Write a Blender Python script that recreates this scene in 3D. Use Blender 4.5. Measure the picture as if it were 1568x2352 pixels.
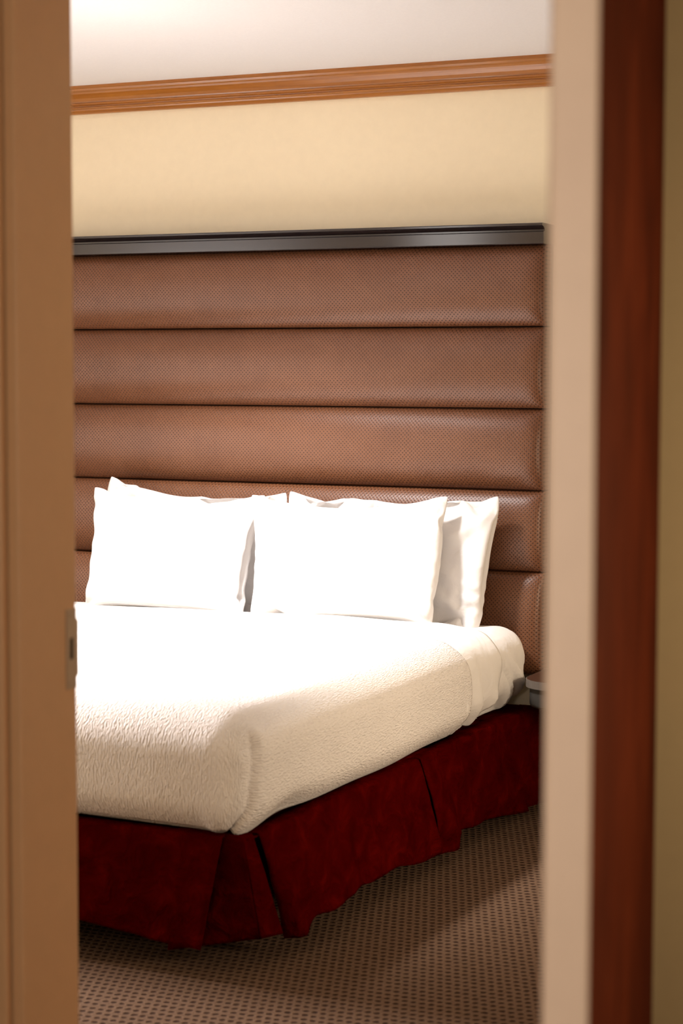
import bpy, bmesh, math
import numpy as np
from mathutils import Matrix, Vector

for o in list(bpy.data.objects):
    bpy.data.objects.remove(o)
SC = bpy.context.scene
COL = SC.collection

# ------------------------------------------------------------------ camera
YAW, PITCH, ROLL = 0.434415, 0.07412, 0.0020336
FPX = 4523.4                                   # focal length in pixels of a 2352 px tall frame
CZ = 1.44
cam = bpy.data.cameras.new('camera')
camo = bpy.data.objects.new('camera', cam)
COL.objects.link(camo)
fw = Vector((-math.sin(YAW)*math.cos(PITCH), math.cos(YAW)*math.cos(PITCH), -math.sin(PITCH)))
r0 = Vector((math.cos(YAW), math.sin(YAW), 0))
u0 = r0.cross(fw)
rt = r0*math.cos(ROLL) + u0*math.sin(ROLL)
up = u0*math.cos(ROLL) - r0*math.sin(ROLL)
camo.matrix_world = Matrix(((rt.x, up.x, -fw.x, 0), (rt.y, up.y, -fw.y, 0), (rt.z, up.z, -fw.z, CZ), (0, 0, 0, 1)))
cam.sensor_fit = 'VERTICAL'
cam.sensor_height = 36
cam.sensor_width = 24
cam.lens = FPX/2352*36
cam.clip_start = 0.05
cam.dof.use_dof = True
cam.dof.focus_distance = 6.15
cam.dof.aperture_fstop = 4.5
SC.camera = camo

# ------------------------------------------------------------------ world, lights, exposure
wd = bpy.data.worlds.new('world')
SC.world = wd
wd.use_nodes = True
wd.node_tree.nodes['Background'].inputs[0].default_value = (0.02, 0.014, 0.01, 1)
wd.node_tree.nodes['Background'].inputs[1].default_value = 0.2
SC.view_settings.view_transform = 'Standard'
SC.view_settings.look = 'None'
SC.view_settings.gamma = 1
SC.view_settings.use_curve_mapping = False
SC.view_settings.exposure = 0.0


def area_light(name, loc, target, size, power, color, shape='DISK', size_y=None, spread=None):
    l = bpy.data.lights.new(name, 'AREA')
    l.shape = shape
    l.size = size
    if size_y:
        l.size_y = size_y
    l.energy = power
    l.color = color
    if spread:
        l.spread = spread
    o = bpy.data.objects.new(name, l)
    COL.objects.link(o)
    o.location = loc
    d = Vector(target) - Vector(loc)
    o.rotation_euler = d.to_track_quat('-Z', 'Y').to_euler()
    return o


def bulb(name, loc, radius, power, color):
    l = bpy.data.lights.new(name, 'POINT')
    l.shadow_soft_size = radius
    l.energy = power
    l.color = color
    o = bpy.data.objects.new(name, l)
    COL.objects.link(o)
    o.location = loc
    return o


def downlight(name, loc, target, radius, power, color, angle, blend):
    l = bpy.data.lights.new(name, 'SPOT')
    l.shadow_soft_size = radius
    l.energy = power
    l.color = color
    l.spot_size = math.radians(angle)
    l.spot_blend = blend
    o = bpy.data.objects.new(name, l)
    COL.objects.link(o)
    o.location = loc
    o.rotation_euler = (Vector(target) - Vector(loc)).to_track_quat('-Z', 'Y').to_euler()
    return o


# ceiling downlight above the bed with an added omni fill below it, daylight from windows on the left
# and the front of the bedroom, an added warm fill from the right, a warm lamp and an added fill in the room of the camera
downlight('ceiling_downlight', (-2.95, 4.66, 2.41), (-3.02, 5.26, 0.4), 0.13, 610, (1.0, 0.97, 0.965), 88, 1.0)
bulb('wall_ceiling_fill', (-2.95, 4.70, 1.95), 0.13, 3.8, (1.0, 0.96, 0.94))  # added fill that lifts the wall and ceiling, not a fixture part
area_light('window_daylight_left', (-5.45, 4.2, 1.7), (-2.2, 3.5, 0.0), 0.55, 92, (0.99, 0.94, 0.97), 'RECTANGLE', 1.2, math.radians(92))
area_light('window_daylight_front', (-4.95, 2.62, 1.3), (-4.3, 5.0, 1.3), 1.2, 36, (1.0, 0.95, 0.94), 'RECTANGLE', 1.4)
area_light('bed_side_fill', (0.85, 4.55, 1.05), (-2.1, 5.02, 0.50), 1.0, 8.4, (1.0, 0.80, 0.58), 'RECTANGLE', 0.5, math.radians(60))  # added warm fill for the bed's right side, no real window
bulb('door_face_fill', (0.05, 2.0, 1.25), 0.10, 16, (1.0, 0.80, 0.54))  # added fill for the walnut face and right casing, no real lamp
bulb('hall_lamp_left', (-0.65, 0.1, 1.32), 0.12, 52, (1.0, 0.86, 0.73))

# ------------------------------------------------------------------ materials
def srgb(r, g, b):
    f = lambda c: (c/12.92 if c <= 0.04045 else ((c + 0.055)/1.055)**2.4)
    return (f(r/255), f(g/255), f(b/255), 1)


class NT:
    def __init__(self, name, rough=0.6, base=(0.5, 0.5, 0.5, 1), spec=0.5, metal=0.0):
        self.m = bpy.data.materials.new(name)
        self.m.use_nodes = True
        self.t = self.m.node_tree
        self.b = self.t.nodes['Principled BSDF']
        self.b.inputs['Roughness'].default_value = rough
        self.b.inputs['Base Color'].default_value = base
        self.b.inputs['Specular IOR Level'].default_value = spec
        self.b.inputs['Metallic'].default_value = metal

    def n(self, typ, **kw):
        nd = self.t.nodes.new(typ)
        for k, v in kw.items():
            setattr(nd, k, v)
        return nd

    def l(self, a, b):
        self.t.links.new(a, b)

    def math(self, op, a, b=None, c=None):
        nd = self.n('ShaderNodeMath', operation=op)
        for i, v in enumerate((a, b, c)):
            if v is None:
                continue
            if isinstance(v, (int, float)):
                nd.inputs[i].default_value = v
            else:
                self.l(v, nd.inputs[i])
        return nd.outputs[0]

    def coords(self, kind='Object', scale=(1, 1, 1), rot=(0, 0, 0)):
        tc = self.n('ShaderNodeTexCoord')
        mp = self.n('ShaderNodeMapping')
        mp.inputs['Scale'].default_value = scale
        mp.inputs['Rotation'].default_value = rot
        self.l(tc.outputs[kind], mp.inputs['Vector'])
        return mp.outputs[0]

    def noise(self, vec, scale=1.0, detail=2.0, rough=0.5, dist=0.0):
        nd = self.n('ShaderNodeTexNoise')
        nd.inputs['Scale'].default_value = scale
        nd.inputs['Detail'].default_value = detail
        nd.inputs['Roughness'].default_value = rough
        nd.inputs['Distortion'].default_value = dist
        self.l(vec, nd.inputs['Vector'])
        return nd.outputs['Fac']

    def ramp(self, fac, stops):
        nd = self.n('ShaderNodeValToRGB')
        e = nd.color_ramp.elements
        while len(e) < len(stops):
            e.new(0.5)
        for i, (p, c) in enumerate(stops):
            e[i].position = p
            e[i].color = c
        self.l(fac, nd.inputs[0])
        return nd.outputs[0]

    def bump(self, h, strength=0.5, dist=0.01):
        nd = self.n('ShaderNodeBump')
        nd.inputs['Strength'].default_value = strength
        nd.inputs['Distance'].default_value = dist
        self.l(h, nd.inputs['Height'])
        self.l(nd.outputs[0], self.b.inputs['Normal'])

    def color(self, out):
        self.l(out, self.b.inputs['Base Color'])


def lin(r, g, b):
    return (r, g, b, 1)


M = {}


def make_materials():
    # painted plaster
    def paint(name, col, var=0.03, rough=0.75, scale=60, bump=0.06, spec=0.3):
        t = NT(name, rough, col, spec)
        f = t.noise(t.coords('Object'), scale, 4, 0.6)
        lo = tuple(c*(1 - var) for c in col[:3]) + (1,)
        hi = tuple(min(1, c*(1 + var)) for c in col[:3]) + (1,)
        t.color(t.ramp(f, [(0.3, lo), (0.7, hi)]))
        t.bump(f, bump, 0.002)
        M[name] = t.m
    paint('cream_wall', lin(0.92, 0.80, 0.58), 0.015, 0.6, 30)
    paint('ceiling_white', lin(0.86, 0.85, 0.86), 0.02, 0.85, 140, 0.15)
    paint('beige_paint', lin(0.66, 0.385, 0.19), 0.02, 0.45, 25, 0.04, 0.4)
    paint('beige_paint_lit', lin(0.66, 0.50, 0.37), 0.02, 0.5, 25, 0.04, 0.4)  # same beige as the frame, its different light put into the colour
    paint('sitting_wall', lin(0.52, 0.39, 0.25), 0.02, 0.7, 40)
    paint('tan_wall', lin(0.56, 0.43, 0.235), 0.02, 0.7, 40)

    # honey stained crown moulding
    t = NT('honey_wood', 0.28, spec=0.5)
    v = t.coords('Object', (1.2, 30, 30))
    f = t.noise(v, 3.0, 5, 0.6, 0.6)
    t.color(t.ramp(f, [(0.3, lin(0.30, 0.10, 0.013)), (0.7, lin(0.42, 0.155, 0.023))]))
    t.bump(f, 0.05, 0.002)
    t.b.inputs['Coat Weight'].default_value = 0.3
    t.b.inputs['Coat Roughness'].default_value = 0.15
    M['honey_wood'] = t.m

    # espresso lacquered rail
    t = NT('espresso_wood', 0.22, spec=0.6)
    f = t.noise(t.coords('Object', (1.5, 40, 40)), 4.0, 4, 0.6, 0.3)
    t.color(t.ramp(f, [(0.3, lin(0.010, 0.006, 0.006)), (0.7, lin(0.022, 0.013, 0.012))]))
    t.bump(f, 0.04, 0.001)
    t.b.inputs['Coat Weight'].default_value = 0.4
    t.b.inputs['Coat Roughness'].default_value = 0.2
    M['espresso_wood'] = t.m

    # walnut door skin
    t = NT('walnut', 0.7, spec=0.02)
    v = t.coords('Object', (5, 5, 1.6), (0.0, 0.0, 0.0))
    f = t.noise(v, 2.2, 4, 0.55, 1.3)
    g = t.noise(t.coords('Object', (60, 60, 2.5)), 3.0, 3, 0.6, 0.4)
    h = t.math('ADD', t.math('MULTIPLY', f, 0.75), t.math('MULTIPLY', g, 0.25))
    t.color(t.ramp(h, [(0.32, lin(0.035, 0.0045, 0.0014)), (0.5, lin(0.064, 0.0085, 0.0025)), (0.68, lin(0.11, 0.018, 0.005))]))
    t.bump(g, 0.05, 0.001)
    M['walnut'] = t.m

    # dotted vinyl of the headboard: a diagonal lattice of pin pricks with raised lines between
    t = NT('dotted_vinyl', 0.36, spec=0.5)
    tc = t.n('ShaderNodeTexCoord')
    sp = t.n('ShaderNodeSeparateXYZ')
    t.l(tc.outputs['UV'], sp.inputs[0])
    X, Z = sp.outputs[0], sp.outputs[1]
    a = t.math('DIVIDE', t.math('ADD', X, Z), 0.0133)
    b = t.math('DIVIDE', t.math('SUBTRACT', X, Z), 0.0133)
    fa = t.math('SUBTRACT', t.math('FRACT', a), 0.5)
    fb = t.math('SUBTRACT', t.math('FRACT', b), 0.5)
    d = t.math('SQRT', t.math('ADD', t.math('MULTIPLY', fa, fa), t.math('MULTIPLY', fb, fb)))
    mr = t.n('ShaderNodeMapRange', interpolation_type='SMOOTHSTEP')
    mr.inputs['From Min'].default_value = 0.14
    mr.inputs['From Max'].default_value = 0.30
    t.l(d, mr.inputs['Value'])
    dot = mr.outputs[0]
    cloud = t.noise(t.coords('Object'), 9, 3, 0.5)
    base = t.ramp(cloud, [(0.3, lin(0.158, 0.061, 0.027)), (0.7, lin(0.182, 0.073, 0.033))])
    mx = t.n('ShaderNodeMix', data_type='RGBA')
    t.l(dot, mx.inputs[0])
    mx.inputs[6].default_value = lin(0.055, 0.020, 0.010)
    t.l(base, mx.inputs[7])
    t.color(mx.outputs[2])
    t.bump(t.math('ADD', dot, t.math('MULTIPLY', d, 0.8)), 0.45, 0.0015)
    M['dotted_vinyl'] = t.m

    # smooth percale
    def linen(name, col, wr, sc):
        t = NT(name, 0.8, col, 0.15)
        v = t.coords('Object')
        f = t.noise(v, sc, 3, 0.55, 1.5)
        g = t.noise(v, 900, 1, 0.5)
        t.bump(t.math('ADD', f, t.math('MULTIPLY', g, 0.02)), wr, 0.012)
        f2 = t.noise(v, 5, 2)
        lo = tuple(c*0.985 for c in col[:3]) + (1,)
        t.color(t.ramp(f2, [(0.3, lo), (0.7, col)]))
        t.b.inputs['Sheen Weight'].default_value = 0.08
        M[name] = t.m
    linen('pillow_cotton', lin(0.80, 0.77, 0.75), 0.35, 11)
    linen('sheet_cotton', lin(0.82, 0.78, 0.74), 0.42, 10)

    # matelasse coverlet: short ribs running head to foot
    t = NT('matelasse', 0.85, lin(0.80, 0.755, 0.715), 0.12)
    v = t.coords('UV', (225, 68, 1))
    f = t.noise(v, 1.0, 1.5, 0.45, 0.35)
    v2 = t.coords('UV', (460, 160, 1))
    f2 = t.noise(v2, 1.0, 1, 0.5)
    h = t.math('ADD', f, t.math('MULTIPLY', f2, 0.25))
    t.bump(h, 1.0, 0.0056)
    f3 = t.noise(t.coords('Object'), 6, 2)
    t.color(t.ramp(f3, [(0.3, lin(0.755, 0.705, 0.66)), (0.7, lin(0.78, 0.73, 0.685))]))
    M['matelasse'] = t.m

    # dark red skirt fabric with a crushed nap
    t = NT('crimson_fabric', 0.8, spec=0.0)
    v = t.coords('Object')
    f = t.noise(v, 13, 4, 0.6, 0.5)
    g = t.noise(v, 420, 2, 0.5)
    t.color(t.ramp(f, [(0.32, lin(0.038, 0.0005, 0.0005)), (0.52, lin(0.053, 0.0008, 0.0007)), (0.7, lin(0.080, 0.0018, 0.001))]))
    t.bump(t.math('ADD', f, t.math('MULTIPLY', g, 0.04)), 0.75, 0.035)
    t.b.inputs['Sheen Weight'].default_value = 0.0
    t.b.inputs['Sheen Tint'].default_value = lin(0.8, 0.1, 0.05)
    M['crimson_fabric'] = t.m

    # loop carpet: staggered short dark dashes on tan
    t = NT('dash_carpet', 0.95, spec=0.05)
    tc = t.n('ShaderNodeTexCoord')
    sp = t.n('ShaderNodeSeparateXYZ')
    wob = t.n('ShaderNodeTexNoise')
    wob.inputs['Scale'].default_value = 60
    t.l(tc.outputs['Object'], wob.inputs['Vector'])
    mxv = t.n('ShaderNodeVectorMath', operation='MULTIPLY_ADD')
    t.l(wob.outputs['Color'], mxv.inputs[0])
    mxv.inputs[1].default_value = (0.006, 0.008, 0)
    t.l(tc.outputs['Object'], mxv.inputs[2])
    t.l(mxv.outputs[0], sp.inputs[0])
    X, Y = sp.outputs[0], sp.outputs[1]
    yr = t.math('DIVIDE', Y, 0.0265)
    row = t.math('FLOOR', yr)
    fy = t.math('SUBTRACT', t.math('FRACT', yr), 0.5)
    sh = t.math('MULTIPLY', t.math('MODULO', t.math('ABSOLUTE', row), 2.0), 0.5)
    fx = t.math('SUBTRACT', t.math('FRACT', t.math('ADD', t.math('DIVIDE', X, 0.0215), sh)), 0.5)
    ex = t.math('MULTIPLY', t.math('MULTIPLY', fx, fx), 4.6)
    ey = t.math('MULTIPLY', t.math('MULTIPLY', fy, fy), 7.5)
    d = t.math('SQRT', t.math('ADD', ex, ey))
    mr = t.n('ShaderNodeMapRange', interpolation_type='SMOOTHSTEP')
    mr.inputs['From Min'].default_value = 0.40
    mr.inputs['From Max'].default_value = 0.95
    t.l(d, mr.inputs['Value'])
    mx = t.n('ShaderNodeMix', data_type='RGBA')
    t.l(mr.outputs[0], mx.inputs[0])
    mx.inputs[6].default_value = lin(0.034, 0.017, 0.010)
    fz = t.noise(t.coords('Object'), 130, 2, 0.6)
    t.l(t.ramp(fz, [(0.3, lin(0.105, 0.059, 0.034)), (0.7, lin(0.155, 0.094, 0.058))]), mx.inputs[7])
    t.color(mx.outputs[2])
    t.bump(t.math('ADD', mr.outputs[0], t.math('MULTIPLY', fz, 0.6)), 0.7, 0.004)
    M['dash_carpet'] = t.m

    t = NT('brushed_nickel', 0.38, lin(0.45, 0.33, 0.22), metal=0.35)
    t.bump(t.noise(t.coords('Object', (10, 200, 10)), 5, 2), 0.05, 0.001)
    M['brushed_nickel'] = t.m
    t = NT('latch_shade', 0.9, lin(0.02, 0.012, 0.006), 0.1)  # shade inside the strike opening, put into the colour
    t.bump(t.noise(t.coords('Object'), 200, 2), 0.1, 0.001)
    M['latch_shade'] = t.m
    t = NT('edge_band', 0.45, lin(0.13, 0.105, 0.085), 0.4)
    t.bump(t.noise(t.coords('Object'), 120, 2), 0.05, 0.001)
    M['edge_band'] = t.m
    t = NT('charcoal_laminate', 0.4, lin(0.045, 0.040, 0.034), 0.4)
    t.bump(t.noise(t.coords('Object'), 150, 2), 0.05, 0.001)
    M['charcoal_laminate'] = t.m
    t = NT('table_brown', 0.35, spec=0.4)
    f = t.noise(t.coords('Object', (3, 40, 40)), 4, 3, 0.6, 0.4)
    t.color(t.ramp(f, [(0.3, lin(0.035, 0.012, 0.006)), (0.7, lin(0.055, 0.02, 0.010))]))
    M['table_brown'] = t.m
    t = NT('base_black', 0.8, lin(0.012, 0.010, 0.010), 0.2)
    t.bump(t.noise(t.coords('Object'), 300, 2), 0.1, 0.001)
    M['base_black'] = t.m


make_materials()

# ------------------------------------------------------------------ mesh helpers
def link(name, me, mat, parent=None, smooth=False):
    if mat:
        me.materials.append(M[mat])
    if smooth:
        me.polygons.foreach_set('use_smooth', [True]*len(me.polygons))
    o = bpy.data.objects.new(name, me)
    COL.objects.link(o)
    if parent:
        o.parent = parent
    return o


def tag(o, label=None, cat=None, group=None, kind=None):
    if label:
        o['label'] = label
    if cat:
        o['category'] = cat
    if group:
        o['group'] = group
    if kind:
        o['kind'] = kind
    return o


def empty(name, loc=(0, 0, 0)):
    o = bpy.data.objects.new(name, None)
    o.empty_display_size = 0.1
    COL.objects.link(o)
    o.location = loc
    return o


def pydata(name, v, f):
    me = bpy.data.meshes.new(name)
    me.from_pydata([tuple(map(float, p)) for p in v], [], f)
    me.update()
    return me


def boxes(name, lst, mat, parent=None, bevel=0.0, segs=2):
    bm = bmesh.new()
    for (x0, x1, y0, y1, z0, z1) in lst:
        r = bmesh.ops.create_cube(bm, size=1)
        for v in r['verts']:
            v.co = Vector((x0 + (v.co.x + .5)*(x1 - x0), y0 + (v.co.y + .5)*(y1 - y0), z0 + (v.co.z + .5)*(z1 - z0)))
    if bevel:
        bmesh.ops.bevel(bm, geom=list(bm.edges), offset=bevel, segments=segs, affect='EDGES', profile=0.5)
    me = bpy.data.meshes.new(name)
    bm.to_mesh(me)
    bm.free()
    return link(name, me, mat, parent)


def extrude_profile(name, prof, x0, x1, mat, parent=None, smooth_angle=None):
    """closed profile of (y, z) points pushed along x"""
    n = len(prof)
    v = [(x0, p[0], p[1]) for p in prof] + [(x1, p[0], p[1]) for p in prof]
    f = [(i, (i + 1) % n, n + (i + 1) % n, n + i) for i in range(n)]
    f += [tuple(range(n - 1, -1, -1)), tuple(range(n, 2*n))]
    me = pydata(name, v, f)
    bm = bmesh.new()
    bm.from_mesh(me)
    bmesh.ops.recalc_face_normals(bm, faces=bm.faces)
    bm.to_mesh(me)
    bm.free()
    return link(name, me, mat, parent)


def fourier(seed, n, fmin, fmax, dim=2):
    rg = np.random.default_rng(seed)
    k = rg.normal(size=(n, dim))
    k /= np.linalg.norm(k, axis=1)[:, None]
    fr = np.exp(rg.uniform(np.log(fmin), np.log(fmax), n))
    k *= (2*np.pi*fr)[:, None]
    ph = rg.uniform(0, 2*np.pi, n)
    am = (fmin/fr)**0.8
    am /= np.sqrt((am**2).sum()/2)

    def fn(*c):
        s = 0
        for i in range(n):
            a = ph[i]
            for j in range(dim):
                a = a + k[i, j]*c[j]
            s = s + am[i]*np.sin(a)
        return s
    return fn


def sstep(a, b, x):
    t = np.clip((x - a)/(b - a), 0, 1)
    return t*t*(3 - 2*t)


# ------------------------------------------------------------------ the setting
WALL_Y = 6.16
CEIL = 2.44
P0, P1 = 2.42, 2.565            # faces of the partition wall with the doorway
DX0, DX1, DH = -1.643, -0.735, 2.06   # clear opening
XL, XR = -5.6, 0.9              # bedroom

tag(boxes('floor', [(-6, 3.2, -3.4, 6.4, -0.1, 0.0)], 'dash_carpet'), kind='structure')
tag(boxes('ceiling', [(-6, 3.2, -3.4, 6.4, CEIL, CEIL + 0.1)], 'ceiling_white'), kind='structure')
tag(boxes('wall_back', [(XL, XR, WALL_Y, WALL_Y + 0.1, 0, CEIL)], 'cream_wall'), kind='structure')
tag(boxes('wall_left', [(XL - 0.1, XL, P1 - 0.1, WALL_Y + 0.1, 0, CEIL)], 'cream_wall'), kind='structure')
tag(boxes('wall_right', [(XR, XR + 0.1, P1 - 0.1, WALL_Y + 0.1, 0, CEIL)], 'cream_wall'), kind='structure')
JT = 0.02
tag(boxes('wall_front', [(XL, DX0 - JT, P0, P1, 0, CEIL), (DX1 + JT, 3.0, P0, P1, 0, CEIL),
                         (DX0 - JT, DX1 + JT, P0, P1, DH + JT, CEIL)], 'tan_wall'), kind='structure')
tag(boxes('wall_rear', [(-3.1, 3.1, -3.3, -3.2, 0, CEIL)], 'sitting_wall'), kind='structure')
tag(boxes('wall_hall_left', [(-3.1, -3.0, -3.3, P0, 0, CEIL)], 'sitting_wall'), kind='structure')
tag(boxes('wall_hall_right', [(3.0, 3.1, -3.3, P1, 0, CEIL)], 'sitting_wall'), kind='structure')
tag(boxes('baseboard_back', [(XL, XR, WALL_Y - 0.014, WALL_Y, 0, 0.10)], 'honey_wood', None, 0.003), kind='structure')

# crown moulding on the bedroom's back wall, stepped profile
w = WALL_Y
prof = [(w, 2.440), (w - 0.064, 2.440), (w - 0.064, 2.431), (w - 0.060, 2.429), (w - 0.058, 2.422), (w - 0.052, 2.418),
        (w - 0.050, 2.412), (w - 0.045, 2.406), (w - 0.039, 2.397), (w - 0.035, 2.387), (w - 0.034, 2.383),
        (w - 0.038, 2.381), (w - 0.038, 2.375), (w - 0.031, 2.372), (w - 0.030, 2.369), (w - 0.033, 2.367), (w - 0.033, 2.363),
        (w - 0.026, 2.360), (w - 0.025, 2.356), (w - 0.018, 2.350), (w - 0.016, 2.345), (w, 2.345)]
tag(extrude_profile('trim_1', prof, XL, XR, 'honey_wood'), kind='structure')

# door frame: jamb boards lining the opening
jl = tag(boxes('trim_2', [(DX0 - JT, DX0, P0 - 0.004, P1 + 0.004, 0, DH + JT)], 'beige_paint', None, 0.003), kind='structure')
tag(boxes('trim_3', [(DX1, DX1 + JT, P0 - 0.004, P1 + 0.004, 0, DH + JT)], 'beige_paint', None, 0.002), kind='structure')
tag(boxes('trim_4', [(DX0, DX1, P0 - 0.004, P1 + 0.004, DH, DH + JT)], 'beige_paint', None, 0.002), kind='structure')
# casings on the side of the camera, set back from the jamb edge by a shadow gap
tag(boxes('trim_5', [(DX0 - 0.100, DX0 - 0.021, P0 - 0.018, P0, 0, DH + 0.08)], 'beige_paint', None, 0.004), kind='structure')
tag(boxes('trim_6', [(DX1 + 0.006, DX1 + 0.118, P0 - 0.018, P0, 0, DH + 0.08)], 'tan_wall', None, 0.004), kind='structure')
tag(boxes('trim_7', [(DX0 - 0.021, DX1 + 0.012, P0 - 0.018, P0, DH + 0.012, DH + 0.08)], 'beige_paint', None, 0.004), kind='structure')


# strike plate let into the left jamb near its bedroom edge
def strike_plate():
    zc, hh = 1.005, 0.062
    ya, yb = 2.5385, P1 + 0.0055
    x = DX0 + 0.0022
    hy0, hy1, hz = 2.5475, 2.5575, 0.0165
    outer = [(ya, zc - hh), (yb - 0.004, zc - hh), (yb - 0.004, zc - 0.046), (yb, zc - 0.042), (yb, zc + 0.042), (yb - 0.004, zc + 0.046), (yb - 0.004, zc + hh), (ya, zc + hh)]
    inner = [(hy0, zc - hz), (hy1, zc - hz), (hy1, zc - hz*0.5), (hy1, zc - hz*0.3), (hy1, zc + hz*0.3), (hy1, zc + hz*0.5), (hy1, zc + hz), (hy0, zc + hz)]
    lip = lambda y: 0.001*max(0, (y - (yb - 0.006))/0.006)
    v = []
    for dx in (0, -0.0022):
        v += [(x + dx + (lip(y) if abs(z - zc) < 0.044 else 0), y, z) for y, z in outer] + [(x + dx, y, z) for y, z in inner]
    f = []
    for i in range(8):
        j = (i + 1) % 8
        f += [(i, j, 8 + j, 8 + i), (16 + i, 24 + i, 24 + j, 16 + j), (i, 16 + i, 16 + j, j), (8 + i, 8 + j, 24 + j, 24 + i)]
    p = link('strike_plate', pydata('strike_plate', v, f), 'brushed_nickel', jl)
    p['label'] = 'metal strike plate'
    boxes('latch_hole_shade', [(DX0 - 0.0005, DX0 + 0.0006, hy0, hy1, zc - hz, zc + hz)], 'latch_shade', p)  # thin dark slab painted as the shade in the opening
    for s in (-1, 1):
        bm = bmesh.new()
        bmesh.ops.create_uvsphere(bm, u_segments=12, v_segments=6, radius=0.0048)
        for vv in bm.verts:
            vv.co = Vector((vv.co.z*0.25 + x, vv.co.x + 2.551, vv.co.y + zc + s*0.0525))
        me = bpy.data.meshes.new('screw')
        bm.to_mesh(me)
        bm.free()
        link('screw', me, 'brushed_nickel', p, True)


strike_plate()


# open door leaf on the right: walnut faces, painted latch edge towards the camera
def door_leaf():
    h = Vector((-0.678, P0 - 0.024, 0))
    th = math.radians(17.73)
    e = Vector((-math.sin(th), math.cos(th), 0))*1.637
    d = (h - e)
    L = d.length
    d.normalize()
    nrm = Vector((d.y, -d.x, 0))          # towards the visible face (right)
    T = 0.0355
    root = tag(empty('door_1', (e.x, e.y, 0)), 'dark walnut door leaf standing open with a beige latch edge', 'door', kind='structure')
    rot = math.atan2(d.y, d.x)
    root.rotation_euler = (0, 0, rot)
    # local frame: x along the leaf from the latch edge to the hinge, -y is the visible face
    boxes('door_skin', [(0.0045, L, -0.004, 0.0, 0.012, 2.04)], 'walnut', root)
    boxes('door_skin', [(0.0045, L, T - 0.004, T, 0.012, 2.04)], 'walnut', root)
    boxes('door_core', [(0.0045, L, 0.0, T - 0.004, 0.012, 2.04)], 'beige_paint', root)
    # latch edge strip with eased corner on the opening's side
    y0, y1 = -0.004, T
    pts = [(0.0045, y0), (0.0012, y0), (0.0, y0 + 0.0012), (0.0, y1 - 0.0090), (0.0010, y1 - 0.0045), (0.0045, y1 - 0.0005)]
    n = len(pts)
    v = [(p[0], p[1], 0.012) for p in pts] + [(p[0], p[1], 2.04) for p in pts]
    f = [(i, (i + 1) % n, n + (i + 1) % n, n + i) for i in range(n)] + [tuple(range(n - 1, -1, -1)), tuple(range(n, 2*n))]
    me = pydata('latch_edge', v, f)
    bm = bmesh.new()
    bm.from_mesh(me)
    bmesh.ops.recalc_face_normals(bm, faces=bm.faces)
    bm.to_mesh(me)
    bm.free()
    link('latch_edge', me, 'beige_paint_lit', root)
    for z in (0.25, 1.05, 1.82):
        bm = bmesh.new()
        bmesh.ops.create_cone(bm, cap_ends=True, segments=14, radius1=0.006, radius2=0.006, depth=0.09)
        for vv in bm.verts:
            vv.co += Vector((L - 0.004, T + 0.005, z))
        me = bpy.data.meshes.new('hinge')
        bm.to_mesh(me)
        bm.free()
        link('hinge', me, 'brushed_nickel', root)


door_leaf()

# ------------------------------------------------------------------ headboard
HBX0, HBX1 = -4.02, -2.093
ZR = [1.834, 1.568, 1.301, 1.034, 0.767, 0.425]
hb = tag(empty('headboard', (0.5*(HBX0 + HBX1), WALL_Y, 0.24)), 'tall channelled brown dotted vinyl headboard with a dark wood top rail', 'headboard')


def hb_part(o):
    o.parent = hb
    o.matrix_parent_inverse = Matrix.Translation(-hb.location)
    return o


def padded_panel(z0, z1, seed):
    nx, nz = 120, 30
    wob = fourier(seed, 10, 0.4, 2.5, 2)
    s = np.linspace(0, 1, nz + 1)
    # denser towards the seams
    s = 0.5 - 0.5*np.cos(np.pi*s)
    L = HBX1 - HBX0
    a = np.linspace(0, 1, nx + 1)
    a = a.copy()
    e = 0.10/L
    k = 22
    xs = np.concatenate([HBX0 + np.linspace(0, 1, nx - k, endpoint=False)*(L - 0.09), HBX1 - 0.09 + 0.09*np.sin(np.linspace(0, np.pi/2, k + 1))])
    v, uv = [], []
    H = z1 - z0
    for i, x in enumerate(xs):
        ex = np.clip((HBX1 - x)/0.085, 0, 1)
        endf = (1 - (1 - ex)**3)**(1/2.4)
        exl = np.clip((x - HBX0)/0.085, 0, 1)
        endl = (1 - (1 - exl)**3)**(1/2.4)
        for t in s:
            q = abs(2*t - 1)
            b = (1 - q**2.5)**(1/2.0)
            # a little fuller towards the bottom of each channel
            dep = 0.052*b*min(endf, endl)*(1 + 0.10*(0.5 - t)) + 0.0022*wob(x, t*H)*b*min(endf, endl)
            y = 6.092 - dep
            zz = z0 + H*t
            v.append((x, y, zz))
            uv.append((x, zz))
    n = nz + 1
    f = [(i*n + j, (i + 1)*n + j, (i + 1)*n + j + 1, i*n + j + 1) for i in range(len(xs) - 1) for j in range(nz)]
    # back rim
    base = len(v)
    per = [i*n for i in range(len(xs))] + [(len(xs) - 1)*n + j for j in range(1, n)] + [i*n + nz for i in range(len(xs) - 2, -1, -1)] + [j for j in range(nz - 1, 0, -1)]
    for p in per:
        v.append((v[p][0], 6.125, v[p][2]))
        uv.append(uv[p])
    m = len(per)
    for i in range(m):
        j = (i + 1) % m
        f.append((per[j], per[i], base + i, base + j))
    f.append(tuple(base + i for i in range(m)))
    me = pydata('padded_channel', v, f)
    ul = me.uv_layers.new(name='UVMap')
    li = np.zeros(len(me.loops), int)
    me.loops.foreach_get('vertex_index', li)
    ul.data.foreach_set('uv', np.array(uv)[li].astype(np.float32).ravel())
    o = link('padded_channel', me, 'dotted_vinyl', None, True)
    me.polygons[len(me.polygons) - 1].use_smooth = False
    return hb_part(o)


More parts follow.
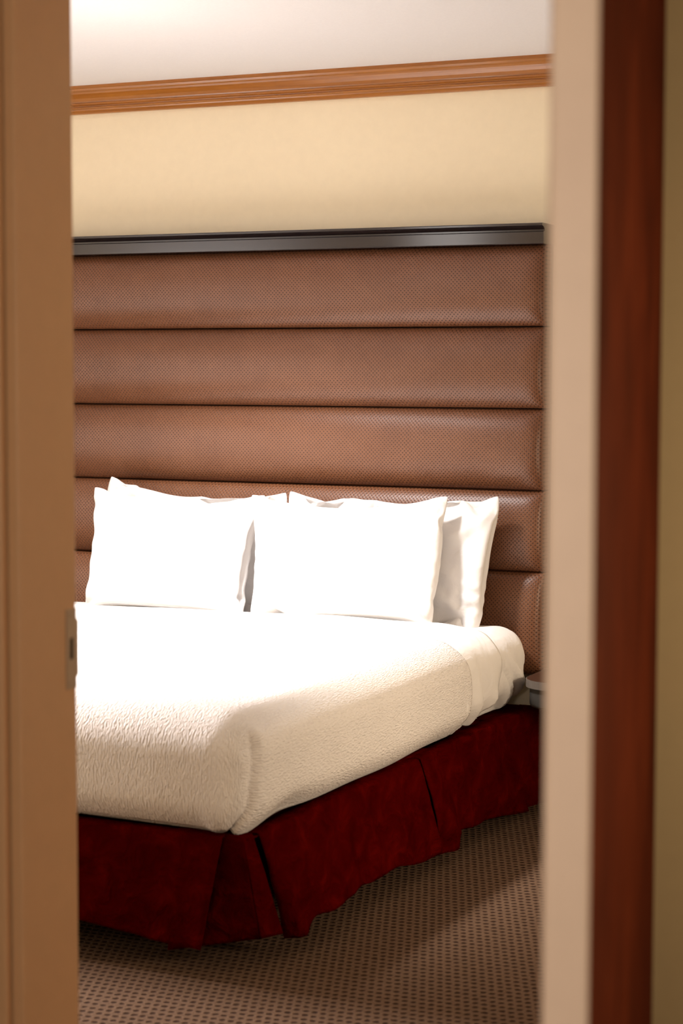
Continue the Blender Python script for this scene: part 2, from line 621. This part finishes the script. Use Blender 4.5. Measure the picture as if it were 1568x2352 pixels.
for i in range(5):
    padded_panel(ZR[i + 1] + 0.0015, ZR[i] - 0.0015, 11 + i)
hb_part(boxes('backing_board', [(HBX0 + 0.004, HBX1 - 0.004, 6.118, WALL_Y, 0.429, 1.84)], 'base_black'))
rail = [(WALL_Y, 1.832), (6.036, 1.832), (6.034, 1.834), (6.034, 1.8695), (6.036, 1.8715), (6.046, 1.873), (6.046, 1.878),
        (6.036, 1.886), (6.024, 1.8885), (6.021, 1.890), (6.021, 1.895), (6.023, 1.8975), (WALL_Y, 1.8975)]
hb_part(extrude_profile('top_rail', rail, HBX0 - 0.004, HBX1 + 0.004, 'espresso_wood'))

# ------------------------------------------------------------------ bed base with skirt
BX0, BX1, BY0, BY1 = -3.90, -2.125, 4.02, 6.03
bed = tag(empty('bed_base', (0.5*(BX0 + BX1), 0.5*(BY0 + BY1), 0)), 'box spring bed base under the mattress with pleated dark red skirt', 'bed base')


def bed_part(o):
    o.parent = bed
    o.matrix_parent_inverse = Matrix.Translation(-bed.location)
    return o


bed_part(boxes('box_spring', [(BX0 + 0.08, BX1 - 0.075, BY0 + 0.16, BY1, 0.14, 0.328)], 'base_black', None, 0.012))
for lx in (BX0 + 0.25, BX1 - 0.25):
    for ly in (BY0 + 0.30, BY1 - 0.20):
        bed_part(boxes('leg', [(lx - 0.03, lx + 0.03, ly - 0.03, ly + 0.03, 0, 0.145)], 'base_black', None, 0.004))
bed_part(boxes('skirt_deck', [(BX0 - 0.005, BX1 + 0.018, BY0 + 0.012, BY1 + 0.01, 0.329, 0.3335)], 'crimson_fabric', None, 0.002))

bed_part(link('skirt_deck', pydata('skirt_deck', [(-2.16, 5.66, 0.3338), (-2.118, 5.70, 0.3338), (-2.046, 6.045, 0.3338), (-2.16, 6.045, 0.3338), (-2.16, 5.66, 0.3305), (-2.118, 5.70, 0.3305), (-2.046, 6.045, 0.3305), (-2.16, 6.045, 0.3305)],
                                        [(0, 1, 2, 3), (7, 6, 5, 4), (0, 4, 5, 1), (1, 5, 6, 2), (2, 6, 7, 3), (3, 7, 4, 0)]), 'crimson_fabric'))


def skirt_panel(tl, tr, bl, br, out, belly, hem, seed, ns=70, nt=26, curl=(0, 0), wr=0.006, folds=None, deck=0.05):
    """cloth panel hung from the deck edge: corners as seen from outside, out = outward normal"""
    tl, tr, bl, br, out = (np.array(p, float) for p in (tl, tr, bl, br, out))
    wa = fourier(seed, 12, 1.5, 9, 2)
    wb = fourier(seed + 50, 10, 3, 16, 2)
    L = np.linalg.norm(tr - tl)
    v = []
    rows = [-1.0, -0.4, -0.1] + list(np.linspace(0, 1, nt + 1))
    for t in rows:
        for s in np.linspace(0, 1, ns + 1):
            if t < 0:
                p = tl*(1 - s) + tr*s + out*(t*deck) + np.array([0, 0, 0.0035 + 0.001*t])
                v.append(p)
                continue
            p = (tl*(1 - s) + tr*s)*(1 - t) + (bl*(1 - s) + br*s)*t
            p = p + np.array([0, 0, hem(s)*t**2])
            o = belly*math.sin(math.pi*min(1, t*0.9 + 0.05))
            o += wr*float(wa(s*L*1.0, t*0.12))*min(1, t*1.6 + 0.1) + 0.35*wr*float(wb(s*L, t*0.3))*min(1, t*2 + .1)
            # free edges curl
            o += curl[0]*max(0, 1 - s/0.06)**2*t + curl[1]*max(0, 1 - (1 - s)/0.06)**2*t
            if folds:
                o += folds(s, t)
            v.append(p + out*o)
    n = ns + 1
    f = [(i*n + j, (i + 1)*n + j, (i + 1)*n + j + 1, i*n + j + 1) for i in range(len(rows) - 1) for j in range(ns)]
    me = pydata('skirt_panel', v, f)
    o = link('skirt_panel', me, 'crimson_fabric', None, True)
    md = o.modifiers.new('thickness', 'SOLIDIFY')
    md.thickness = 0.003
    md.offset = 0
    return bed_part(o)


ZT = 0.335
# foot panel
skirt_panel((BX0 - 0.01, 4.008, ZT), (-2.165, 4.008, ZT), (BX0 - 0.03, 3.995, 0.10), (-2.205, 3.985, 0.072), (0, -1, 0), 0.004,
            lambda s: 0.028*sstep(1.0, 0.72, s), 3, 90, 26, (0, 0.012), 0.004)
# corner gusset: two faces meeting in a crease
def gus_fold(s, t):
    return 0
skirt_panel((-2.30, 4.026, ZT), (-2.118, 4.020, ZT), (-2.32, 4.02, 0.045), (-2.122, 4.115, 0.072), (0, -1, 0), 0.0, lambda s: 0.0, 5, 30, 24, (0, 0), 0.003)
skirt_panel((-2.118, 4.020, ZT), (-2.112, 4.060, ZT), (-2.122, 4.115, 0.072), (-2.100, 4.195, 0.066), (1, 0, 0), 0.0, lambda s: 0.0, 6, 14, 24, (0, 0), 0.002)
# side panels
def side_a_folds(s, t):
    return 0.010*math.exp(-((s - 0.03)/0.03)**2)*t - 0.035*max(0, 1 - s/0.035)**1.5*t
skirt_panel((-2.104, 4.075, ZT), (-2.104, 5.050, ZT), (-2.078, 4.225, 0.045), (-2.082, 5.150, 0.046), (1, 0, 0), 0.008,
            lambda s: 0.034*sstep(0.02, 0.10, s)*sstep(1.0, 0.6, s) + 0.004*math.sin(s*21), 7, 90, 30, (0, 0.006), 0.006, side_a_folds)
skirt_panel((-2.128, 4.98, ZT), (-2.128, 5.20, ZT), (-2.125, 5.05, 0.045), (-2.125, 5.34, 0.05), (1, 0, 0), 0.0, lambda s: 0.0, 8, 16, 20, (0, 0), 0.003)
def side_b_folds(s, t):
    a = 0.020*sstep(0.10, 0.0, abs(s - 0.11))*t
    a += -0.012*sstep(0.20, 0.23, s)*sstep(0.55, 0.3, s)*t
    a += 0.008*math.sin(s*26)*sstep(0.6, 0.0, t)
    return a
skirt_panel((-2.104, 5.062, ZT), (-2.104, 5.775, ZT), (-2.092, 5.175, 0.040), (-2.084, 5.905, 0.016), (1, 0, 0), 0.006,
            lambda s: 0.030*sstep(0.10, 0.24, s)*sstep(1.0, 0.55, s) + 0.010*sstep(0.15, 0.17, s)*sstep(0.4, 0.2, s), 9, 80, 28, (0, 0.004), 0.006, side_b_folds)
skirt_panel((-2.122, 5.70, ZT), (-2.046, 6.045, ZT), (-2.120, 5.72, 0.03), (-2.044, 6.045, 0.03), (1, 0, 0), 0.0, lambda s: 0.0, 10, 24, 20, (0, 0), 0.004)
skirt_panel((BX0 - 0.012, 6.03, ZT), (BX0 - 0.012, 4.03, ZT), (BX0 - 0.03, 6.03, 0.04), (BX0 - 0.03, 4.02, 0.05), (-1, 0, 0), 0.004, lambda s: 0.01, 12, 60, 18, (0, 0), 0.006)


# ------------------------------------------------------------------ mattress, sheet, coverlet
def rounded_shell(lo, hi, r, step, y_end=None, faces='TRLFHB', under=None):
    """grid cage of a box with rounded edges; returns verts(box), verts(rounded), normals, faces, tags"""
    lo, hi = np.array(lo, float), np.array(hi, float)
    ye = hi[1] if y_end is None else y_end
    ys0 = lo[1]

    def lsp(a, b):
        return np.linspace(a, b, max(2, int(round((b - a)/step)) + 1))
    X, Y, Z = lsp(lo[0], hi[0]), lsp(ys0, ye), lsp(lo[2], hi[2])
    V, Fc, T = [], [], []

    def grid(A, B, fn, tg, flip):
        base = len(V)
        for a in A:
            for b in B:
                V.append(fn(a, b))
        nb = len(B)
        for i in range(len(A) - 1):
            for j in range(nb - 1):
                q = (base + i*nb + j, base + (i + 1)*nb + j, base + (i + 1)*nb + j + 1, base + i*nb + j + 1)
                Fc.append(q[::-1] if flip else q)
                T.append(tg)
    if 'T' in faces:
        grid(X, Y, lambda a, b: (a, b, hi[2]), 0, False)
    if 'R' in faces:
        grid(Y, Z, lambda a, b: (hi[0], a, b), 1, False)
    if 'L' in faces:
        grid(Y, Z, lambda a, b: (lo[0], a, b), 2, True)
    if 'F' in faces:
        grid(X, Z, lambda a, b: (a, lo[1], b), 3, False)
    if 'H' in faces:
        grid(X, Z, lambda a, b: (a, ye, b), 4, True)
    if 'B' in faces:
        grid(X, Y, lambda a, b: (a, b, lo[2]), 5, True)
    if under:
        U = lsp(0, under)
        grid(Y, U, lambda a, b: (hi[0] - b, a, lo[2]), 6, True)
        grid(X, U, lambda a, b: (a, lo[1] + b, lo[2]), 7, False)
        grid(Y, U, lambda a, b: (lo[0] + b, a, lo[2]), 8, False)
    V = np.array(V)
    # weld
    key = np.round(V*20000).astype(np.int64)
    _, idx, inv = np.unique(key, axis=0, return_index=True, return_inverse=True)
    inv = inv.ravel()
    Fc = inv[np.array(Fc)]
    V = V[idx]
    ihi = hi - r
    ilo = lo + r
    if y_end is not None:
        ihi[1] = y_end + 10
    inn = np.clip(V, ilo, ihi)
    d = V - inn
    ln = np.linalg.norm(d, axis=1)
    ln[ln == 0] = 1
    N = d/ln[:, None]
    P = inn + N*r
    return V, P, N, Fc, np.array(T)


def shell_mesh(name, V, P, F, T, lo, hi, mat, uv=True):
    me = pydata(name, P, [tuple(map(int, f)) for f in F])
    if uv:
        ul = me.uv_layers.new(name='UVMap')
        tg = np.repeat(T, 4)
        vi = np.array(F).ravel()
        p = V[vi]
        drop = hi[2] - p[:, 2]
        u = p[:, 0].copy()
        w_ = p[:, 1].copy()
        m = tg == 1
        u[m] = hi[0] + drop[m]
        m = tg == 2
        u[m] = lo[0] - drop[m]
        m = tg == 3
        w_[m] = lo[1] - drop[m]
        ul.data.foreach_set('uv', np.stack([u, w_], 1).astype(np.float32).ravel())
    o = link(name, me, mat, None, True)
    return o


# mattress in its fitted sheet
lo, hi = (BX0, BY0, 0.334), (BX1, BY1, 0.598)
V, P, N, F, T = rounded_shell(lo, hi, 0.085, 0.0125)
nz = fourier(31, 14, 1.5, 6, 3)
hp = fourier(32, 16, 8, 22, 2)
tt = (P[:, 2] - lo[2])/(hi[2] - lo[2])
disp = 0.006*np.sin(np.pi*np.clip(tt, 0, 1))*(np.abs(N[:, 2]) < 0.8) + 0.0022*nz(P[:, 0], P[:, 1], P[:, 2])
# drag wrinkles on the exposed right side at the head: diagonal pulls towards the tuck
side = sstep(0.3, 0.9, N[:, 0])
wr_ = hp(P[:, 1]*1.0 + P[:, 2]*0.75, P[:, 2]*0.30 + P[:, 1]*0.1)
wr_ = np.abs(wr_)*1.3 - 0.9
disp += side*0.0090*wr_*sstep(0.585, 0.42, P[:, 2])*sstep(5.2, 5.5, P[:, 1])
# the lower edge pulls in
P[:, 0] -= 0.030*side*sstep(0.44, 0.33, P[:, 2])
P += N*disp[:, None]
P[:, 2] = np.maximum(P[:, 2], 0.3345)
mat_o = shell_mesh('mattress', V, P, F, T, lo, hi, 'sheet_cotton')
tag(mat_o, 'mattress in a white fitted sheet, bare at its head corner beside the pillows', 'mattress')


# flat sheet: band folded back over the top and tucked down the right side
def flat_sheet():
    g = 0.012
    lo, hi = (BX0 - g, BY0 - g, 0.3350), (BX1 + g, BY1, 0.598 + g)
    ye = 5.715
    V, P, N, F, T = rounded_shell(lo, hi, 0.09, 0.0115, ye, 'TRL', 0.02)
    keep = np.all(V[F][:, :, 1] > 5.22, axis=1) & (T != 7)
    F, T = F[keep], T[keep]
    used, inv = np.unique(F, return_inverse=True)
    F = inv.reshape(F.shape)
    V, P, N = V[used], P[used], N[used]
    k = sstep(5.35, ye, V[:, 1])
    side = sstep(0.25, 0.9, N[:, 0])
    # edge line on the side: fullest half way down, drawn back at the tuck
    z = P[:, 2]
    P[:, 1] += k*side*(-0.012*sstep(0.50, 0.62, z) - 0.120*sstep(0.45, 0.33, z)) 
    P[:, 1] += k*(1 - side)*(-0.02 + 0.025*np.sin(V[:, 0]*2.3 + 0.6))
    top = sstep(0.6, 0.95, N[:, 2])
    P[:, 2] += top*0.022*sstep(5.45, 5.66, V[:, 1])*sstep(-2.13, -2.32, V[:, 0])
    # the rolled fold dips at the very edge
    P[:, 2] -= top*0.024*sstep(ye - 0.030, ye, V[:, 1])**2*sstep(-2.13, -2.32, V[:, 0])
    w1 = fourier(41, 14, 6, 22, 2)
    w2 = fourier(42, 12, 2, 8, 2)
    amp = side*0.0075*sstep(0.60, 0.42, z) + 0.0010
    d = amp*w1(P[:, 1] + 0.35*P[:, 2], P[:, 2]*0.12) + 0.0016*w2(P[:, 0]*0.6, P[:, 1]) + 0.003
    # loose edge stands off the mattress
    d += side*k**6*0.010*(0.6 + 0.4*np.sin(P[:, 2]*40))
    P += N*d[:, None]
    P[:, 0] -= 0.026*side*sstep(0.43, 0.335, z)
    P[:, 2] = np.maximum(P[:, 2], 0.3395)
    o = shell_mesh('flat_sheet', V, P, F, T, lo, hi, 'sheet_cotton')
    md = o.modifiers.new('thickness', 'SOLIDIFY')
    md.thickness = 0.002
    md.offset = 1
    return tag(o, 'smooth white top sheet turned down in a band between coverlet and pillows', 'sheet')


flat_sheet()


def coverlet():
    g = 0.024
    lo, hi = (BX0 - g, BY0 - g, 0.3300), (BX1 + g, BY1, 0.598 + g)
    ye = 5.385
    V, P, N, F, T = rounded_shell(lo, hi, 0.095, 0.0105, ye, 'TRLF', 0.03)
    z = P[:, 2].copy()
    k = sstep(4.9, ye, V[:, 1])
    side = sstep(0.25, 0.9, N[:, 0])
    foot = sstep(0.25, 0.9, -N[:, 1])
    # edge: runs slightly towards the foot on the left of the top, rounded where it goes over the side
    P[:, 1] += k*(1 - side)*(0.02*np.cos((V[:, 0] + 2.7)*2.0) - 0.015)
    P[:, 1] += k*side*(0.045*np.sin(np.pi*np.clip((0.60 - z)/0.27, 0, 1)) - 0.02*sstep(0.40, 0.33, z))
    w2 = fourier(52, 14, 0.7, 3.5, 3)
    d = 0.0035*w2(P[:, 0], P[:, 1], P[:, 2]) + 0.002
    d += 0.006*(side + foot)*np.sin(np.pi*np.clip((z - 0.33)/0.28, 0, 1))
    # hospital corner at the foot: the side lies over the end with a crease
    cx, cy = hi[0] - 0.095, lo[1] + 0.095
    dx, dy = P[:, 0] - cx, P[:, 1] - cy
    ang = np.degrees(np.arctan2(-dy, dx))              # 0 = right side, 90 = foot
    near = sstep(-0.02, 0.0, dx)*sstep(0.02, 0.0, dy)
    low = sstep(0.60, 0.555, z)
    fade = sstep(0.56, 0.50, z)
    ca = 20 + 8*sstep(0.55, 0.42, z) + 26*sstep(0.42, 0.335, z)
    d += low*0.010*sstep(ca + 3, ca - 3, ang)*sstep(-0.02, 0.02, dx)*sstep(0.30, 0.0, dy)
    d -= low*0.009*np.exp(-((ang - ca - 7)/5.0)**2)*near
    # pinched tuck at the top of the crease
    d += 0.010*np.exp(-((ang - 20)/10)**2 - ((z - 0.572)/0.018)**2)*near
    d -= 0.007*np.exp(-((ang - 36)/9)**2 - ((z - 0.548)/0.016)**2)*near
    # diagonal pull folds on the end face below the crease
    wf = fourier(57, 12, 12, 30, 1)
    fx = np.clip((P[:, 0] - (hi[0] - 0.26))/0.26, 0, 1)
    d += foot*fx**3*fade*0.0012*wf(P[:, 0]*1.0 - (z - 0.33)*0.75)
    P += N*d[:, None]
    # sagging corner and uneven lower line
    rad = np.hypot(P[:, 0] - hi[0], P[:, 1] - lo[1])
    lowz = sstep(0.46, 0.335, z)
    P[:, 2] -= 0.012*np.exp(-(rad/0.09)**2)*lowz
    P[:, 2] += 0.016*lowz*side*np.exp(-((V[:, 1] - 4.24)/0.10)**2)
    P[:, 2] -= 0.006*lowz*side*np.sin((V[:, 1] - 4.4)*3.4)
    P[:, 0] -= 0.018*side*sstep(0.42, 0.33, z)
    P[:, 1] += 0.018*foot*sstep(0.42, 0.33, z)*(1 - near)
    o = shell_mesh('coverlet', V, P, F, T, lo, hi, 'matelasse')
    md = o.modifiers.new('thickness', 'SOLIDIFY')
    md.thickness = 0.005
    md.offset = 1
    return tag(o, 'white matelasse coverlet tucked around the foot of the mattress', 'coverlet')


coverlet()


# ------------------------------------------------------------------ pillows: a small cloth inflation
def sim_pillow(w, h, vol, seed, nx=44, ny=30, flange=0.0):
    def rest(nx, ny):
        gx, gy = np.meshgrid(np.linspace(-1, 1, nx + 1), np.linspace(-1, 1, ny + 1))
        return gx*w/2*(1 + 0.055*(1 - gy**2)), gy*h/2*(1 + 0.09*(1 - gx**2))

    def topo(nx, ny):
        nF = (nx + 1)*(ny + 1)
        fi = np.arange(nF).reshape(ny + 1, nx + 1)
        bi = fi.copy()
        bi[1:-1, 1:-1] = nF + np.arange((nx - 1)*(ny - 1)).reshape(ny - 1, nx - 1)
        return fi, bi, nF + (nx - 1)*(ny - 1)

    def cons(fi, bi, W, Hh, nx, ny):
        R0 = np.zeros((fi.max() + bi.size, 2))
        px, py = rest(nx, ny)
        R0[bi, 0], R0[bi, 1] = px, py
        R0[fi, 0], R0[fi, 1] = px, py
        A, B, S = [], [], []
        for g in (fi, bi):
            for a, b, s in ((g[:, :-1], g[:, 1:], 1.0), (g[:-1, :], g[1:, :], 1.0),
                            (g[:-1, :-1], g[1:, 1:], 0.55), (g[:-1, 1:], g[1:, :-1], 0.55),
                            (g[:, :-2], g[:, 2:], 0.06), (g[:-2, :], g[2:, :], 0.06)):
                A.append(a.ravel())
                B.append(b.ravel())
                S.append(np.full(a.size, s))
        A, B, S = (np.concatenate(q) for q in (A, B, S))
        return A, B, np.linalg.norm(R0[A] - R0[B], axis=1), S

    def faces(fi, bi):
        q1 = np.stack([fi[:-1, :-1], fi[:-1, 1:], fi[1:, 1:], fi[1:, :-1]], -1).reshape(-1, 4)
        q2 = np.stack([bi[:-1, :-1], bi[1:, :-1], bi[1:, 1:], bi[:-1, 1:]], -1).reshape(-1, 4)
        return np.concatenate([q1, q2])
    rg = np.random.default_rng(seed)

    def run(X, fi, bi, nx, ny, iters):
        A, B, L, S = cons(fi, bi, w, h, nx, ny)
        n = len(X)
        cnt = np.bincount(A, S, n) + np.bincount(B, S, n)
        Fq = faces(fi, bi)
        vel = np.zeros_like(X)
        uu = np.zeros(n)
        gu = np.tile(np.linspace(0, 1, nx + 1), (ny + 1, 1))
        uu[fi] = gu
        uu[bi] = gu
        mask = sstep(1.0, 1.0 - flange - 0.02, uu) if flange > 0 else np.ones(n)
        for it in range(iters):
            a, b, c, d = (X[Fq[:, i]] for i in range(4))
            fn = 0.5*np.cross(c - a, d - b)
            ctr = 0.25*(a + b + c + d)
            V = (ctr*fn).sum()/3
            pr = np.clip(6.0*(vol - V)/vol, -1.0, 2.2)
            nv = np.zeros_like(X)
            for k in range(3):
                s = np.zeros(n)
                for i in range(4):
                    s += np.bincount(Fq[:, i], fn[:, k], n)
                nv[:, k] = s
            area = w*h/(nx*ny)
            X0 = X.copy()
            X = X + vel*0.90 + nv/area*(pr*0.0012*(44/nx))*mask[:, None]
            for _ in range(6):
                dl = X[B] - X[A]
                ln = np.linalg.norm(dl, axis=1) + 1e-9
                # cloth: resist stretch fully, compression softly
                e = (ln - L)/ln
                e = np.where(e > 0, e, e*0.8)
                cr = dl*(e*S*0.5)[:, None]
                for k in range(3):
                    X[:, k] += 1.7*(np.bincount(A, cr[:, k], n) - np.bincount(B, cr[:, k], n))/cnt*1.0
            vel = np.clip(X - X0, -0.01, 0.01)
        return X, Fq
    fi, bi, n = topo(nx, ny)
    gx, gy = rest(nx, ny)
    X = np.zeros((n, 3))
    X[fi, 0] = gx
    X[fi, 1] = gy
    X[bi, 0] = gx
    X[bi, 1] = gy
    inner = fi[1:-1, 1:-1]
    X[inner, 2] = 0.004 + 0.003*rg.random(inner.shape)
    innb = bi[1:-1, 1:-1]
    X[innb, 2] = -0.004 - 0.003*rg.random(innb.shape)
    X[:, :2] += rg.normal(0, 0.002, (n, 2))
    X, Fq = run(X, fi, bi, nx, ny, 220)
    # refine
    nx2, ny2 = nx*2, ny*2
    fi2, bi2, n2 = topo(nx2, ny2)
    X2 = np.zeros((n2, 3))

    def upg(g):
        G = X[g]
        R = np.zeros((ny2 + 1, nx2 + 1, 3))
        R[::2, ::2] = G
        R[::2, 1::2] = 0.5*(G[:, 1:] + G[:, :-1])
        R[1::2, :] = 0.5*(R[:-1:2, :] + R[2::2, :])
        return R
    X2[bi2] = upg(bi)
    X2[fi2] = upg(fi)
    X2 += rg.normal(0, 0.0005, X2.shape)
    X2, Fq = run(X2, fi2, bi2, nx2, ny2, 90)
    return X2, Fq, fi2


def pillow(label, w, h, vol, seed, centre, tilt, turn=0.0, roll=0.0, flange=0.0, squash=1.0, sag=0.0, taper=0.0):
    X, Fq, fi = sim_pillow(w, h, vol, seed, flange=flange)
    X = X.copy()
    # gentle settling: heavier below, thinner at the top
    t = (X[:, 1] + h/2)/h
    X[:, 2] *= squash*(1.10 - 0.28*t)
    X[:, 0] *= 1 - taper*(0.75 - t)
    X[:, 1] -= sag*np.exp(-(X[:, 0]/(0.26*w))**2)*sstep(0.55, 1.0, t)
    # creases fanning out of the corners and along the side seams
    sg = np.sign(X[:, 2])
    wob = fourier(seed + 7, 10, 2, 7, 2)
    wv = wob(X[:, 0], X[:, 1])
    xm, ym = np.abs(X[:, 0]).max(), np.abs(X[:, 1]).max()
    cre = np.zeros(len(X))
    for cx in (-1, 1):
        for cy in (-1, 1):
            ddx, ddy = cx*xm*0.99 - X[:, 0], cy*ym*0.99 - X[:, 1]
            r_, th = np.hypot(ddx, ddy), np.arctan2(ddy, ddx)
            cre += np.sin(13*th + 1.6*wv + seed)*np.exp(-r_/0.11)*sstep(0.015, 0.06, r_)*0.0065
    ridge = fourier(seed + 9, 8, 9, 20, 1)
    cre += ridge(X[:, 1] + 0.35*np.abs(X[:, 0]) + 0.02*wv)*0.0028*sstep(0.55, 0.85, np.abs(X[:, 0])/xm)
    cre += ridge(X[:, 0]*0.9 + 0.3*X[:, 1] + 0.3)*0.0020*sstep(0.55, 0.9, X[:, 1]/ym)
    X[:, 2] += sg*cre*sstep(0.0, 0.02, np.abs(X[:, 2]))
    # local: x across, y up, z towards the foot of the bed
    me = pydata('pillow', X, [tuple(map(int, f)) for f in Fq])
    me.validate()
    bm = bmesh.new()
    bm.from_mesh(me)
    bmesh.ops.recalc_face_normals(bm, faces=bm.faces)
    bm.to_mesh(me)
    bm.free()
    o = link('pillow', me, 'pillow_cotton', None, True)
    md = o.modifiers.new('smooth', 'SUBSURF')
    md.levels = 1
    md.render_levels = 1
    # stand it up: local y -> up, local z -> -world y
    rot = Matrix.Rotation(turn, 4, 'Z') @ Matrix.Rotation(-tilt, 4, 'X') @ Matrix.Rotation(math.pi/2, 4, 'X') @ Matrix.Rotation(roll, 4, 'Z')
    o.matrix_world = Matrix.Translation(centre) @ rot
    return tag(o, label, 'pillow', 'white bed pillows against the headboard')


pillow('white pillow in front on the left, overlapping the taller one behind it', 0.67, 0.445, 0.0172, 101, (-3.318, 5.775, 0.808), math.radians(14), 0.0, math.radians(-0.8), 0.0, 0.85, 0.03, 0.09)
pillow('white pillow in front on the right with creased side hem', 0.685, 0.445, 0.0176, 202, (-2.676, 5.785, 0.810), math.radians(14), math.radians(5), math.radians(0.8), 0.05, 0.85, 0.02, 0.08)
pillow('white pillow at the back on the left, touching the headboard', 0.75, 0.465, 0.0160, 303, (-3.335, 5.945, 0.806), math.radians(6), 0.0, math.radians(-3.0), 0.0, 0.72, 0.03)
pillow('white pillow at the back on the right, jutting out past the front pillow', 0.78, 0.465, 0.0170, 404, (-2.578, 5.930, 0.795), math.radians(6), 0.0, math.radians(0.5), 0.0, 0.72, 0.01, 0.17)

# ------------------------------------------------------------------ floating bedside table right of the bed
nt = tag(empty('bedside_table', (-1.86, 5.98, 0.36)), 'wall-hung bedside table with rounded corners between mattress and open door', 'bedside table')


def rounded_slab(name, x0, x1, y0, y1, z0, z1, r, mat, bottom_r=0.0):
    pts = []
    for cx, cy, a0 in ((x0 + r, y0 + r, 180), (x1 - r, y0 + r, 270)):
        for k in range(17):
            a = math.radians(a0 + 90*k/16)
            pts.append((cx + r*math.cos(a), cy + r*math.sin(a)))
    pts += [(x1, y1), (x0, y1)]
    n = len(pts)
    cx, cy = 0.5*(x0 + x1), 0.5*(y0 + y1)
    rings = []
    if bottom_r:
        for k in range(5):
            a = math.pi/2*k/4
            rings.append((z0 + bottom_r*(1 - math.sin(a)), bottom_r*(1 - math.cos(a))))
        rings = rings[::-1]
    else:
        rings = [(z0, 0)]
    rings.append((z1, 0))
    v = []
    for z, ins in rings:
        for p in pts:
            dx = max(-1, min(1, (p[0] - cx)/(0.5*(x1 - x0))))
            dy = max(-1, min(1, (p[1] - cy)/(0.5*(y1 - y0))))
            v.append((p[0] - dx*ins, p[1] - min(0, dy)*ins, z))
    f = []
    for q in range(len(rings) - 1):
        for i in range(n):
            j = (i + 1) % n
            f.append((q*n + i, q*n + j, (q + 1)*n + j, (q + 1)*n + i))
    f.append(tuple(range(n - 1, -1, -1)))
    f.append(tuple((len(rings) - 1)*n + i for i in range(n)))
    o = link(name, pydata(name, v, f), mat)
    o.parent = nt
    o.matrix_parent_inverse = Matrix.Translation(-nt.location)
    return o


rounded_slab('edge_band', -2.082, -1.62, 5.80, 6.09, 0.428, 0.4525, 0.10, 'edge_band')
rounded_slab('table_top', -2.079, -1.623, 5.803, 6.09, 0.4525, 0.4535, 0.097, 'table_brown')
rounded_slab('wall_bracket', -2.0, -1.70, 6.088, WALL_Y, 0.375, 0.42, 0.004, 'charcoal_laminate')
rounded_slab('drawer_box', -2.070, -1.632, 5.812, 6.09, 0.362, 0.4285, 0.09, 'charcoal_laminate', 0.012)
